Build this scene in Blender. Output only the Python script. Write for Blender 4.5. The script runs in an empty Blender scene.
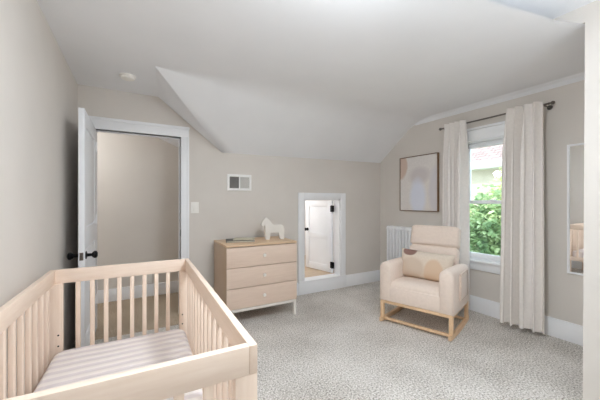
import bpy, bmesh, math, random
from math import pi, sin, cos, radians
from mathutils import Vector, Matrix

random.seed(7)
scene = bpy.context.scene
COL = scene.collection

# ------------------------------------------------------------------ materials
def lin(r, g, b):
    f = lambda c: (c / 12.92) if c <= 0.04045 else ((c + 0.055) / 1.055) ** 2.4
    return (f(r / 255), f(g / 255), f(b / 255), 1.0)

def new_mat(name):
    m = bpy.data.materials.new(name)
    m.use_nodes = True
    nt = m.node_tree
    return m, nt, nt.nodes['Principled BSDF']

def ramp(nt, fac, stops):
    r = nt.nodes.new('ShaderNodeValToRGB')
    els = r.color_ramp.elements
    while len(els) < len(stops):
        els.new(0.5)
    for e, (p, c) in zip(els, stops):
        e.position = p
        e.color = c
    nt.links.new(fac, r.inputs['Fac'])
    return r.outputs['Color']

def coords(nt, scale=(1, 1, 1), rot=(0, 0, 0), kind='Object'):
    tc = nt.nodes.new('ShaderNodeTexCoord')
    mp = nt.nodes.new('ShaderNodeMapping')
    mp.inputs['Scale'].default_value = scale
    mp.inputs['Rotation'].default_value = rot
    nt.links.new(tc.outputs[kind], mp.inputs['Vector'])
    return mp.outputs['Vector']

def noise(nt, vec, scale, detail=3, rough=0.5):
    n = nt.nodes.new('ShaderNodeTexNoise')
    n.inputs['Scale'].default_value = scale
    n.inputs['Detail'].default_value = detail
    n.inputs['Roughness'].default_value = rough
    nt.links.new(vec, n.inputs['Vector'])
    return n.outputs['Fac']

def bump(nt, bsdf, fac, strength, dist):
    b = nt.nodes.new('ShaderNodeBump')
    b.inputs['Strength'].default_value = strength
    b.inputs['Distance'].default_value = dist
    nt.links.new(fac, b.inputs['Height'])
    nt.links.new(b.outputs['Normal'], bsdf.inputs['Normal'])

def paint(name, rgb, rough=0.6, var=5, scale=6, bumpy=0.0, bscale=200, metal=0.0, spec=0.4):
    m, nt, b = new_mat(name)
    v = coords(nt)
    f = noise(nt, v, scale, 4)
    lo = lin(*[max(0, c - var) for c in rgb])
    hi = lin(*[min(255, c + var) for c in rgb])
    nt.links.new(ramp(nt, f, [(0.3, lo), (0.7, hi)]), b.inputs['Base Color'])
    b.inputs['Roughness'].default_value = rough
    b.inputs['Metallic'].default_value = metal
    b.inputs['Specular IOR Level'].default_value = spec
    if bumpy:
        bump(nt, b, noise(nt, v, bscale, 2), bumpy, 0.002)
    return m

def wood(name, a, c, stretch=(12, 1.2, 12), rough=0.5):
    m, nt, b = new_mat(name)
    v = coords(nt, stretch)
    f = noise(nt, v, 5, 6, 0.6)
    nt.links.new(ramp(nt, f, [(0.3, lin(*a)), (0.7, lin(*c))]), b.inputs['Base Color'])
    b.inputs['Roughness'].default_value = rough
    bump(nt, b, f, 0.05, 0.002)
    return m

def carpet(name, a, bcol, c):
    m, nt, b = new_mat(name)
    v = coords(nt)
    f1 = noise(nt, v, 88, 2, 0.65)
    f2 = noise(nt, v, 2.5, 3)
    f3 = noise(nt, v, 260, 2)
    mx = nt.nodes.new('ShaderNodeMath'); mx.operation = 'MULTIPLY_ADD'
    nt.links.new(f2, mx.inputs[0]); mx.inputs[1].default_value = 0.25
    nt.links.new(f1, mx.inputs[2])
    my = nt.nodes.new('ShaderNodeMath'); my.operation = 'MULTIPLY_ADD'
    nt.links.new(f3, my.inputs[0]); my.inputs[1].default_value = 0.35
    nt.links.new(mx.outputs[0], my.inputs[2])
    nt.links.new(ramp(nt, my.outputs[0], [(0.60, lin(*a)), (0.79, lin(*bcol)), (0.95, lin(*c))]), b.inputs['Base Color'])
    b.inputs['Roughness'].default_value = 1.0
    b.inputs['Specular IOR Level'].default_value = 0.1
    bump(nt, b, my.outputs[0], 0.9, 0.012)
    return m

def fabric(name, rgb, var=6, rough=0.95, weave=350, strength=0.25):
    m, nt, b = new_mat(name)
    v = coords(nt)
    f = noise(nt, v, 40, 4)
    lo = lin(*[c - var for c in rgb]); hi = lin(*[min(255, c + var) for c in rgb])
    nt.links.new(ramp(nt, f, [(0.3, lo), (0.7, hi)]), b.inputs['Base Color'])
    b.inputs['Roughness'].default_value = rough
    b.inputs['Specular IOR Level'].default_value = 0.15
    b.inputs['Sheen Weight'].default_value = 0.15
    bump(nt, b, noise(nt, v, weave, 2), strength, 0.002)
    return m

def blobs(name, base, spots, rough=0.9, wob=0.06):
    """base colour plus soft elliptical colour patches in the object's own x/z plane"""
    m, nt, b = new_mat(name)
    tc = nt.nodes.new('ShaderNodeTexCoord')
    sx = nt.nodes.new('ShaderNodeSeparateXYZ')
    nt.links.new(tc.outputs['Object'], sx.inputs[0])
    nz = noise(nt, tc.outputs['Object'], 9, 3)
    def M(op, a, bb, c=None):
        n = nt.nodes.new('ShaderNodeMath'); n.operation = op
        for i, q in enumerate((a, bb, c)):
            if q is None: continue
            if isinstance(q, (int, float)): n.inputs[i].default_value = q
            else: nt.links.new(q, n.inputs[i])
        return n.outputs[0]
    tex = noise(nt, tc.outputs['Object'], 60, 3)
    cur = ramp(nt, tex, [(0.3, lin(*[c - 4 for c in base])), (0.7, lin(*[min(255, c + 4) for c in base]))])
    for (cx, cz, rx, rz, rgb, soft) in spots:
        dx = M('DIVIDE', M('SUBTRACT', sx.outputs[0], cx), rx)
        dz = M('DIVIDE', M('SUBTRACT', sx.outputs[2], cz), rz)
        d = M('SQRT', M('ADD', M('MULTIPLY', dx, dx), M('MULTIPLY', dz, dz)), 0)
        d = M('ADD', d, M('MULTIPLY', M('SUBTRACT', nz, 0.5), wob * 10))
        mr = nt.nodes.new('ShaderNodeMapRange')
        mr.inputs['From Min'].default_value = 1 + soft; mr.inputs['From Max'].default_value = 1 - soft
        nt.links.new(d, mr.inputs['Value'])
        mix = nt.nodes.new('ShaderNodeMix'); mix.data_type = 'RGBA'
        nt.links.new(mr.outputs['Result'], mix.inputs['Factor'])
        nt.links.new(cur, mix.inputs['A'])
        mix.inputs['B'].default_value = lin(*rgb)
        cur = mix.outputs['Result']
    nt.links.new(cur, b.inputs['Base Color'])
    b.inputs['Roughness'].default_value = rough
    b.inputs['Specular IOR Level'].default_value = 0.2
    return m

def sheet(name):
    m, nt, b = new_mat(name)
    v = coords(nt)
    w = nt.nodes.new('ShaderNodeTexWave')
    w.wave_type = 'BANDS'; w.bands_direction = 'Y'; w.wave_profile = 'SIN'
    w.inputs['Scale'].default_value = 5.2
    w.inputs['Distortion'].default_value = 0.8
    w.inputs['Detail'].default_value = 1
    w.inputs['Detail Scale'].default_value = 0.8
    nt.links.new(v, w.inputs['Vector'])
    nt.links.new(ramp(nt, w.outputs['Fac'], [(0.30, lin(*SHEET_B)), (0.62, lin(*SHEET_A))]), b.inputs['Base Color'])
    b.inputs['Roughness'].default_value = 0.95
    b.inputs['Specular IOR Level'].default_value = 0.1
    bump(nt, b, w.outputs['Fac'], 0.35, 0.008)
    return m
SHEET_A = (246, 238, 234); SHEET_B = (230, 221, 221)

def glass_mat(name):
    m = bpy.data.materials.new(name); m.use_nodes = True
    nt = m.node_tree; nt.nodes.clear()
    out = nt.nodes.new('ShaderNodeOutputMaterial')
    t = nt.nodes.new('ShaderNodeBsdfTransparent'); t.inputs[0].default_value = (0.97, 0.985, 0.98, 1)
    g = nt.nodes.new('ShaderNodeBsdfGlossy'); g.inputs['Roughness'].default_value = 0.02
    lw = nt.nodes.new('ShaderNodeFresnel'); lw.inputs['IOR'].default_value = 1.35
    mx = nt.nodes.new('ShaderNodeMixShader')
    nt.links.new(lw.outputs[0], mx.inputs[0]); nt.links.new(t.outputs[0], mx.inputs[1])
    nt.links.new(g.outputs[0], mx.inputs[2]); nt.links.new(mx.outputs[0], out.inputs[0])
    return m

def emit_mat(name, rgb, s):
    m, nt, b = new_mat(name)
    b.inputs['Emission Color'].default_value = rgb
    b.inputs['Emission Strength'].default_value = s
    return m

def leafy(name, a, c, d):
    m, nt, b = new_mat(name)
    f = noise(nt, coords(nt), 5, 3)
    nt.links.new(ramp(nt, f, [(0.3, lin(*a)), (0.5, lin(*c)), (0.68, lin(*d))]), b.inputs['Base Color'])
    b.inputs['Roughness'].default_value = 0.5
    tr = nt.nodes.new('ShaderNodeBsdfTranslucent')
    nt.links.new(ramp(nt, f, [(0.3, lin(*c)), (0.7, lin(*d))]), tr.inputs[0])
    mx = nt.nodes.new('ShaderNodeMixShader'); mx.inputs[0].default_value = 0.35
    out = [n for n in nt.nodes if n.type == 'OUTPUT_MATERIAL'][0]
    nt.links.new(b.outputs[0], mx.inputs[1]); nt.links.new(tr.outputs[0], mx.inputs[2])
    nt.links.new(mx.outputs[0], out.inputs[0])
    return m

def shingle(name, a, c):
    m, nt, b = new_mat(name)
    br = nt.nodes.new('ShaderNodeTexBrick')
    br.inputs['Color1'].default_value = lin(*a); br.inputs['Color2'].default_value = lin(*c)
    br.inputs['Mortar'].default_value = lin(*[x - 45 for x in a])
    br.inputs['Scale'].default_value = 1.6
    br.inputs['Mortar Size'].default_value = 0.02
    nt.links.new(coords(nt, (1, 1, 1), (0, 0, pi / 2)), br.inputs['Vector'])
    nt.links.new(br.outputs['Color'], b.inputs['Base Color'])
    b.inputs['Roughness'].default_value = 0.9
    return m

M = {}
M['wall'] = paint('wall_paint', (222, 216, 209), 0.75, 2, 3, 0.12, 240, spec=0.25)
M['ceil'] = paint('ceiling_paint', (241, 242, 244), 0.85, 2, 2, 0.10, 160, spec=0.2)
M['trim'] = paint('white_gloss_trim', (246, 247, 249), 0.4, 2, 4, spec=0.4)
M['door'] = paint('white_door_paint', (244, 246, 250), 0.45, 2, 4)
M['carpet'] = carpet('grey_carpet', (138, 130, 121), (216, 210, 202), (252, 248, 244))
M['hallcarpet'] = carpet('brown_hall_carpet', (150, 131, 110), (192, 174, 152), (212, 196, 176))
M['plank'] = wood('crawlspace_planks', (196, 172, 146), (222, 202, 178), (1.5, 14, 4))
M['crib'] = wood('pale_birch', (237, 215, 196), (245, 226, 209), (14, 1.4, 14))
M['cribx'] = wood('pale_birch_end', (238, 217, 199), (246, 228, 212), (1.4, 14, 14))
M['cribz'] = wood('pale_birch_upright', (237, 215, 196), (245, 226, 209), (14, 14, 1.4))
M['dress'] = wood('washed_oak', (218, 195, 177), (226, 204, 187), (1.2, 10, 12))
M['dresstop'] = wood('honey_oak', (212, 180, 146), (224, 194, 162), (1.2, 10, 12))
M['dresside'] = wood('honey_oak_side', (186, 160, 134), (196, 170, 144), (12, 10, 1.2))
M['knob'] = paint('ivory_knob', (240, 234, 226), 0.35, 2)
M['dresleg'] = paint('off_white_leg_paint', (232, 226, 218), 0.5, 3)
M['black'] = paint('black_iron', (24, 24, 26), 0.35, 4, 20, metal=0.6)
M['steel'] = paint('brushed_nickel', (120, 114, 108), 0.32, 8, 30, metal=0.85)
M['chair'] = fabric('cream_boucle', (234, 217, 204), 3, strength=0.35)
M['pipe'] = fabric('cream_piping', (222, 202, 187), 4)
M['curtain'] = fabric('linen_curtain', (238, 233, 228), 3, weave=500, strength=0.12)
M['rockwood'] = wood('ash_rocker', (218, 182, 142), (232, 200, 164), (9, 2, 9))
M['sheet'] = sheet('striped_crib_sheet')
M['rad'] = paint('radiator_enamel', (248, 249, 250), 0.35, 2)
M['walnut'] = wood('walnut_frame', (104, 78, 56), (140, 108, 80), (9, 9, 2))
M['mirror'] = new_mat('mirror_silver')[0]
b_ = M['mirror'].node_tree.nodes['Principled BSDF']
b_.inputs['Metallic'].default_value = 1; b_.inputs['Roughness'].default_value = 0.01
b_.inputs['Base Color'].default_value = (0.93, 0.94, 0.94, 1)
M['white'] = paint('matt_white', (238, 236, 234), 0.6, 2)
M['horse'] = paint('chalk_white_carving', (226, 222, 215), 0.7, 3)
M['plastic'] = paint('white_plastic', (247, 244, 238), 0.4, 1)
M['regwhite'] = paint('register_white', (250, 249, 247), 0.4, 1)
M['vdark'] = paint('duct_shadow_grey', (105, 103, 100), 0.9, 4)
M['vmid'] = paint('damper_metal_grey', (178, 176, 173), 0.6, 4)
M['bookgrey'] = paint('grey_book_cloth', (112, 108, 102), 0.8, 8, 40)
M['pages'] = paint('book_pages', (222, 214, 198), 0.9, 6, 90)
M['magcream'] = paint('cream_cover', (206, 198, 176), 0.6, 8, 30)
M['glass'] = glass_mat('window_glass')
M['leaf1'] = leafy('yellow_green_leaves', (132, 152, 84), (184, 198, 122), (228, 230, 176))
M['leaf2'] = leafy('mid_green_leaves', (84, 116, 80), (138, 164, 112), (204, 214, 166))
M['leaf3'] = leafy('deep_green_leaves', (84, 114, 98), (136, 160, 140), (202, 214, 196))
M['bark'] = paint('bark', (96, 82, 68), 0.95, 18, 25, 0.6, 40)
M['roof'] = shingle('faded_red_shingles', (128, 108, 102), (146, 126, 120))
M['siding'] = paint('neighbour_stucco', (186, 172, 152), 0.9, 8, 3)
M['fascia'] = paint('neighbour_fascia', (214, 210, 206), 0.7, 4)
M['grass'] = paint('lawn', (108, 130, 72), 0.95, 22, 9, 0.5, 60)
M['lampglow'] = emit_mat('opal_lamp_glass', (0.97, 0.98, 1, 1), 1.5)  # glow of the dome added overhead as fill
M['art'] = blobs('abstract_print', (232, 227, 223), [
    (-0.30, 0.26, 0.13, 0.20, (214, 192, 178), 0.10),
    (0.02, 0.10, 0.15, 0.11, (214, 207, 206), 0.30),
    (0.0, -0.19, 0.12, 0.24, (228, 231, 242), 0.25),
    (0.27, -0.12, 0.10, 0.30, (218, 214, 218), 0.25)], 0.5, 0.03)
M['pillow'] = blobs('patterned_pillow_cloth', (222, 208, 192), [
    (-0.165, 0.125, 0.075, 0.05, (150, 118, 108), 0.08),
    (0.155, -0.115, 0.07, 0.085, (150, 106, 88), 0.08),
    (0.10, -0.06, 0.09, 0.13, (216, 190, 164), 0.10),
    (-0.12, -0.05, 0.13, 0.11, (210, 192, 174), 0.15)], 0.95, 0.02)

# ------------------------------------------------------------------ mesh helpers
class MB:
    def __init__(self): self.bm = bmesh.new()
    def _xf(self, verts, mat):
        if mat is not None: bmesh.ops.transform(self.bm, matrix=mat, verts=verts)
    def box(self, c, s, r=0.0, seg=2, mat=None):
        g = bmesh.ops.create_cube(self.bm, size=1.0)
        vs = g['verts']
        bmesh.ops.scale(self.bm, vec=s, verts=vs)
        if r > 0:
            es = list({e for v in vs for e in v.link_edges})
            res = bmesh.ops.bevel(self.bm, geom=es, offset=min(r, min(s) * 0.49), segments=seg, profile=0.5, affect='EDGES')
            vs = list({v for f in res['faces'] for v in f.verts} | {v for v in vs if v.is_valid})
        bmesh.ops.translate(self.bm, vec=c, verts=vs)
        self._xf(vs, mat)
        return self
    def b2(self, lo, hi, r=0.0, seg=2):
        c = [(a + b) / 2 for a, b in zip(lo, hi)]; s = [abs(b - a) for a, b in zip(lo, hi)]
        return self.box(c, s, r, seg)
    def cyl(self, p0, p1, r0, r1=None, n=16):
        r1 = r0 if r1 is None else r1
        p0, p1 = Vector(p0), Vector(p1)
        d = p1 - p0
        q = d.to_track_quat('Z', 'Y').to_matrix().to_4x4()
        m = Matrix.Translation((p0 + p1) / 2) @ q
        bmesh.ops.create_cone(self.bm, cap_ends=True, segments=n, radius1=r0, radius2=r1, depth=d.length, matrix=m)
        return self
    def ball(self, c, r, s=(1, 1, 1), n=16):
        m = Matrix.Translation(c) @ Matrix.Diagonal((s[0], s[1], s[2], 1))
        bmesh.ops.create_uvsphere(self.bm, u_segments=n, v_segments=max(6, n // 2), radius=r, matrix=m)
        return self
    def rings(self, rings, close=True, caps=True):
        vr = [[self.bm.verts.new(p) for p in r] for r in rings]
        n = len(vr[0])
        for a, b in zip(vr[:-1], vr[1:]):
            for i in range(n if close else n - 1):
                j = (i + 1) % n
                self.bm.faces.new((a[i], a[j], b[j], b[i]))
        if caps and close:
            self.bm.faces.new(list(reversed(vr[0]))); self.bm.faces.new(vr[-1])
        return self
    def tube(self, pts, r, n=10):
        pts = [Vector(p) for p in pts]
        rr = []
        for i, p in enumerate(pts):
            d = (pts[min(i + 1, len(pts) - 1)] - pts[max(i - 1, 0)]).normalized()
            q = d.to_track_quat('Z', 'Y')
            ri = r[i] if isinstance(r, (list, tuple)) else r
            rr.append([p + q @ Vector((ri * cos(2 * pi * k / n), ri * sin(2 * pi * k / n), 0)) for k in range(n)])
        return self.rings(rr)
    def lathe(self, prof, base, axis=(0, 0, 1), n=24):
        q = Vector(axis).to_track_quat('Z', 'Y')
        return self.rings([[Vector(base) + q @ Vector((max(r, 1e-4) * cos(2 * pi * k / n), max(r, 1e-4) * sin(2 * pi * k / n), h)) for k in range(n)] for r, h in prof])
    def poly(self, pts):
        self.bm.faces.new([self.bm.verts.new(p) for p in pts]); return self
    def prism(self, outline, d0, d1, axis='x'):
        """outline: list of (a, b) pairs extruded along axis"""
        def P(a, b, d):
            return {'x': (d, a, b), 'y': (a, d, b), 'z': (a, b, d)}[axis]
        self.rings([[P(a, b, d0) for a, b in outline], [P(a, b, d1) for a, b in outline]])
        return self
    def frame(self, a, b, w, y0, y1, w2=None):
        """rectangular frame in the x/z plane, border w, depth y0..y1, one closed ring"""
        L = lambda k, y: [(-a + k, y, -b + k), (a - k, y, -b + k), (a - k, y, b - k), (-a + k, y, b - k)]
        c = min(0.003, w * 0.2)
        return self.rings([L(0, y1), L(0, y0 + c), L(c, y0), L(w - c, y0), L(w, y0 + c), L(w, y1), L(0, y1)], caps=False)
    def build(self, name, mat, parent=None, loc=(0, 0, 0), rot=(0, 0, 0), smooth=35):
        bmesh.ops.recalc_face_normals(self.bm, faces=self.bm.faces[:])
        me = bpy.data.meshes.new(name)
        self.bm.to_mesh(me); self.bm.free()
        for p in me.polygons: p.use_smooth = True
        me.set_sharp_from_angle(angle=radians(smooth))
        me.materials.append(mat)
        o = bpy.data.objects.new(name, me)
        COL.objects.link(o)
        o.location = loc; o.rotation_euler = rot
        if parent: o.parent = parent
        return o

def tag(o, label=None, cat=None, group=None, kind=None):
    if label: o['label'] = label
    if cat: o['category'] = cat
    if group: o['group'] = group
    if kind: o['kind'] = kind
    return o

def empty(name, loc, rz, label, cat, group=None, kind=None):
    o = bpy.data.objects.new(name, None)
    o.empty_display_size = 0.1
    COL.objects.link(o); o.location = loc; o.rotation_euler = (0, 0, rz)
    return tag(o, label, cat, group, kind)

# ------------------------------------------------------------------ room dimensions (metres)
XL, XR, D, H = -0.455, 3.313, 3.358, 2.2986
YN = -1.9                       # wall behind the camera
PX, PY = 2.385, 0.709           # corner of the near partition
HU = 2.412                      # raised ceiling over the near end
HY = 4.27                       # far wall of the hall
T = 0.12

# floor
MB().b2((XL - T, YN - T, -0.1), (XR + T, D + 0.02, 0)).build('floor', M['carpet'])
fl = bpy.data.objects['floor']; tag(fl, 'grey speckled cut pile carpet across the nursery floor', 'floor', kind='structure')
o = MB().b2((-1.6, D + 0.02, -0.1), (1.5, HY + 0.1, 0)).b2((-0.315, D - 0.22, -0.05), (0.43, D + 0.03, 0.003)).build('floor_hall', M['hallcarpet'])
tag(o, 'brown carpet on the hall floor beyond the open door', 'floor', kind='structure')

# walls
o = MB().b2((XL - T, YN - T, 0), (XL, D + T, 2.6)).build('wall_left', M['wall'])
tag(o, 'plain greige wall on the left beside the crib', 'wall', kind='structure')
DX0, DX1, DZ = -0.315, 0.430, 1.905         # door opening
AX0, AX1, AZ0, AZ1 = 1.945, 2.54, 0.175, 1.25   # crawlspace opening
w = MB()
w.b2((-1.7, D, 0), (DX0, D + T, 2.6)); w.b2((DX0, D, DZ), (DX1, D + T, 2.6))
w.b2((DX1, D, 0), (AX0, D + T, 2.6)); w.b2((AX0, D, 0), (AX1, D + T, AZ0)); w.b2((AX0, D, AZ1), (AX1, D + T, 2.6))
w.b2((AX1, D, 0), (XR + T, D + T, 2.6))
tag(w.build('wall_back', M['wall']), 'greige back wall with the doorway and low crawlspace opening', 'wall', kind='structure')
WY0, WY1, WZ0, WZ1 = 1.405, 2.078, 0.56, 1.90     # window opening
w = MB()
w.b2((XR, PY - T, 0), (XR + 0.16, WY0, 2.6)); w.b2((XR, WY1, 0), (XR + 0.16, D + T, 2.6))
w.b2((XR, WY0, 0), (XR + 0.16, WY1, WZ0)); w.b2((XR, WY0, WZ1), (XR + 0.16, WY1, 2.6))
tag(w.build('wall_right', M['wall']), 'greige wall on the right around the curtained window', 'wall', kind='structure')
w = MB()
w.b2((PX, YN, 0), (PX + T, PY, H)); w.b2((PX + T, PY - T, 0), (XR + 0.16, PY, 2.6))
w.b2((PX, YN, H), (PX + T, PY, HU + 0.02)); w.b2((PX, PY, H + 0.012), (PX + T, 1.30, HU + 0.02))
wp = w.build('wall_partition', M['wall'])
for v in wp.data.vertices:      # the old partition leans a little
    if abs(v.co.x - PX) < 0.001 and v.co.z < 0.01: v.co.x -= 0.036
tag(wp, 'greige partition wall corner close at the right edge', 'wall', kind='structure')
NX0, NX1, NZ0, NZ1 = 0.70, 1.40, 1.15, 2.05      # unseen window added behind the camera for daylight
w = MB()
w.b2((XL - T, YN - T, 0), (NX0, YN, 2.6)); w.b2((NX1, YN - T, 0), (PX + T, YN, 2.6))
w.b2((NX0, YN - T, 0), (NX1, YN, NZ0)); w.b2((NX0, YN - T, NZ1), (NX1, YN, 2.6))
tag(w.build('wall_near', M['wall']), 'greige wall at the near end of the room', 'wall', kind='structure')

# ceiling: flat field, rounded crease, sloped side and hip
A = Vector((0.143, 2.606, H)); B = Vector((0.215, D + 0.01, H)); C = Vector((0.872, D + 0.002, 1.777))
E = Vector((XR, 2.70, H + 0.003)); F = Vector((XR, D + 0.002, 1.815))
c = MB(); bm = c.bm
ns = 14
cols = []
for i in range(ns + 1):
    s = i / ns
    P = A.lerp(E, s); Q = C.lerp(F, s)
    r = 0.001 + 0.22 * min(1, s / 0.35)
    S = P + Vector((0, -r, 0)); R = P + (Q - P).normalized() * r
    col = []
    for k in range(9):
        t = k / 8
        col.append(bm.verts.new(S * (1 - t) ** 2 + P * 2 * t * (1 - t) + R * t ** 2))
    col.append(bm.verts.new(Q)); cols.append(col)
for a, b in zip(cols[:-1], cols[1:]):
    for k in range(9): bm.faces.new((a[k], b[k], b[k + 1], a[k + 1]))
vB = bm.verts.new(B)
bm.faces.new((cols[0][4], cols[0][9], vB))
near = [(XL - .02, 1.10), (0.6, 1.03), (1.1, 0.975), (1.4, 0.930), (1.635, 0.885), (1.83, 0.848), (2.0, 0.813), (2.167, 0.787), (2.385, PY + 0.0), (XR, PY - 0.02)]
zn = lambda x: H
nv = [bm.verts.new((x, y, zn(x))) for x, y in near]
vL = bm.verts.new((XL - .02, D + 0.01, H))
def nearest(x): return min(nv, key=lambda v: abs(v.co.x - x))
# fan the flat field: strips between the near edge and the crease
top = [cc[0] for cc in cols]
bm.faces.new((nv[0], nv[1], vL)); bm.faces.new((nv[1], top[0], vL)); bm.faces.new((top[0], vB, vL))
i, j = 1, 0
while i < len(nv) - 1 or j < len(top) - 1:
    if j == len(top) - 1 or (i < len(nv) - 1 and nv[i + 1].co.x < top[j + 1].co.x):
        bm.faces.new((nv[i], nv[i + 1], top[j])); i += 1
    else:
        bm.faces.new((nv[i], top[j + 1], top[j])); j += 1
# upper ceiling and the short riser between the two levels
c.b2((XL - T, YN - T, HU), (PX + 0.02, 1.35, HU + 0.08))
c.b2((XL - T, YN - T, 2.60), (XR + 0.16, HY + 0.4, 2.68))
ce = c.build('ceiling', M['ceil'], smooth=28)
tag(ce, 'white plaster ceiling with a sloped side and hip', 'ceiling', kind='structure')
o = MB().prism([(0, 0.0), (0, -0.055), (-0.006, -0.05), (-0.018, -0.022), (-0.05, -0.004), (-0.05, 0.0)], 0, 1, 'y').build('trim_5', M['ceil'])
me = o.data
for v in me.vertices:       # cove follows the slightly falling ceiling line of the right wall
    y = PY + v.co.y * (2.70 - PY); zt = H
    v.co = (XR - 0.0005 + v.co.x, y, zt + 0.004 + v.co.z)
tag(o, 'small rounded plaster cove along the top of the right wall', 'trim', kind='structure')

# hall shell
o = MB().b2((-1.6, HY, 0), (1.5, HY + 0.1, 2.6)).b2((-1.7, D + T, 0), (-1.6, HY + .1, 2.6)).b2((1.4, D + T, 0), (1.5, HY + .1, 2.6)).build('wall_hall', M['wall'])
tag(o, 'plain greige hall wall seen through the doorway', 'wall', kind='structure')
o = MB().prism([(-1.6, 2.30), (-0.3, 2.30), (1.4, 1.57), (1.4, 1.65), (-0.28, 2.38), (-1.6, 2.38)], D + T, HY, 'y').build('ceiling_hall', M['ceil'])
tag(o, 'sloping white hall ceiling above the doorway', 'ceiling', kind='structure')
o = MB().b2((-1.6, HY - 0.018, 0), (1.4, HY, 0.155), 0.004).build('baseboard_hall', M['trim'])
tag(o, 'white baseboard along the hall wall', 'baseboard', kind='structure')

# baseboards
BH = 0.168
def board(name, lo, hi, label):
    m = MB()
    m.b2(lo, (hi[0], hi[1], BH - 0.012), 0.002); 
    m.b2((lo[0] + (0.004 if 'right' in name else 0), lo[1], BH - 0.012), (hi[0] - (0.004 if 'left' in name else 0), hi[1], BH), 0.003)
    tag(m.build(name, M['trim']), label, 'baseboard', kind='structure')
board('baseboard_left', (XL, YN, 0), (XL + 0.009, 2.60, 0), 'white baseboard along the left wall behind the crib')
m = MB()
m.b2((0.515, D - 0.018, 0), (1.86, D, BH), 0.004).b2((1.86, D - 0.024, 0), (2.635, D, AZ0 - 0.012), 0.004).b2((2.635, D - 0.018, 0), (XR, D, BH), 0.004)
tag(m.build('baseboard_back', M['trim']), 'white baseboard along the back wall under the crawlspace opening', 'baseboard', kind='structure')
board('baseboard_right', (XR - 0.018, PY, 0), (XR, D - 0.018, 0), 'white baseboard along the window wall')
m = MB().b2((PX + 0.03, PY, 0), (XR - 0.02, PY + 0.016, BH), 0.004)
tag(m.build('baseboard_partition', M['trim']), 'white baseboard on the back of the partition', 'baseboard', kind='structure')

# door casing
m = MB()
CW = 0.083
for x0, x1 in ((DX0 - CW, DX0), (DX1, DX1 + CW)):
    m.b2((x0, D - 0.018, 0), (x1, D, DZ + 0.005), 0.004)
    m.b2((x0 + (0.058 if x0 > 0 else 0.0), D - 0.026, 0), (x1 - (0.0 if x0 > 0 else 0.058), D - 0.016, DZ + 0.005), 0.004)
m.b2((DX0 - CW, D - 0.018, DZ), (DX1 + CW, D, DZ + 0.085), 0.004)
m.b2((DX0 - CW - 0.004, D - 0.030, DZ + 0.085), (DX1 + CW + 0.004, D, DZ + 0.112), 0.006)
# jambs and stops
m.b2((DX1, D - 0.002, 0), (DX1 + 0.018, D + T, DZ)); m.b2((DX0 - 0.018, D - 0.002, 0), (DX0, D + T, DZ))
m.b2((DX0 - .018, D - 0.002, DZ), (DX1 + .018, D + T, DZ + 0.018))
m.b2((DX1 - 0.012, D + 0.045, 0), (DX1, D + 0.08, DZ), 0.002); m.b2((DX0, D + 0.045, DZ - 0.012), (DX1, D + 0.08, DZ), 0.002)
ca = m.build('trim_1', M['trim']); tag(ca, 'white moulded casing around the open doorway', 'door casing', kind='structure')
sp = MB().b2((DX1 - 0.002, D + 0.008, 0.85), (DX1 + 0.001, D + 0.036, 0.92), 0.001).build('strike_plate', M['black'], ca)
tag(sp, 'dark strike plate')

# open door leaf (perpendicular to the back wall)
LW, LT = 0.728, 0.037
dr = empty('door_1', (DX0 - LT, D - 0.002, 0.01), 0, 'white panelled room door standing open toward the left wall', 'door', kind='structure')
# local: x 0..LT thickness, y -LW..0, z 0..1.885
DH = 1.888
m = MB()
st = 0.105
m.b2((0.009, -LW + 0.05, 0.05), (LT - 0.009, -0.05, DH - 0.05))
m.b2((0, -LW, 0), (LT, -LW + st, DH), 0.002); m.b2((0, -st, 0), (LT, 0, DH), 0.002)
for z0, z1 in ((0, 0.2), (0.86, 1.02), (DH - 0.115, DH)):
    m.b2((0, -LW + st - 0.004, z0), (LT, -st + 0.004, z1), 0.002)
m.build('leaf', M['door'], dr)
for z0, z1 in ((0.2, 0.86), (1.02, DH - 0.115)):
    pm = MB()
    for xx in (0.006, LT - 0.006):
        pm.box((xx, -LW / 2, (z0 + z1) / 2), (0.008, LW - 2 * st - 0.03, z1 - z0 - 0.03), 0.006, 2)
    pm.build('panel', M['door'], dr)
KZ = 0.812
for sgn, x0 in ((1, LT), (-1, 0)):
    k = MB()
    k.lathe([(0.0, 0), (0.030, 0), (0.030, 0.004), (0.012, 0.010), (0.011, 0.036), (0.020, 0.042), (0.028, 0.054), (0.026, 0.066), (0.015, 0.073), (0, 0.074)], (x0, -LW + 0.065, KZ), (sgn, 0, 0))
    kb = k.build('door_knob', M['black'], dr); tag(kb, 'black round door knob')
lp = MB().b2((0.007, -LW - 0.0015, KZ - 0.028), (LT - 0.007, -LW + 0.001, KZ + 0.028), 0.001).b2((0.012, -LW - 0.008, KZ - 0.008), (LT - 0.012, -LW, KZ + 0.008), 0.002).build('latch_plate', M['steel'], dr)
for z in (0.25, 1.0, 1.68):
    MB().cyl((LT + 0.004, -0.004, z), (LT + 0.004, -0.004, z + 0.09), 0.006).b2((LT - 0.001, -0.03, z), (LT + 0.002, 0, z + 0.09)).build('hinge', M['trim'], dr)

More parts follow.
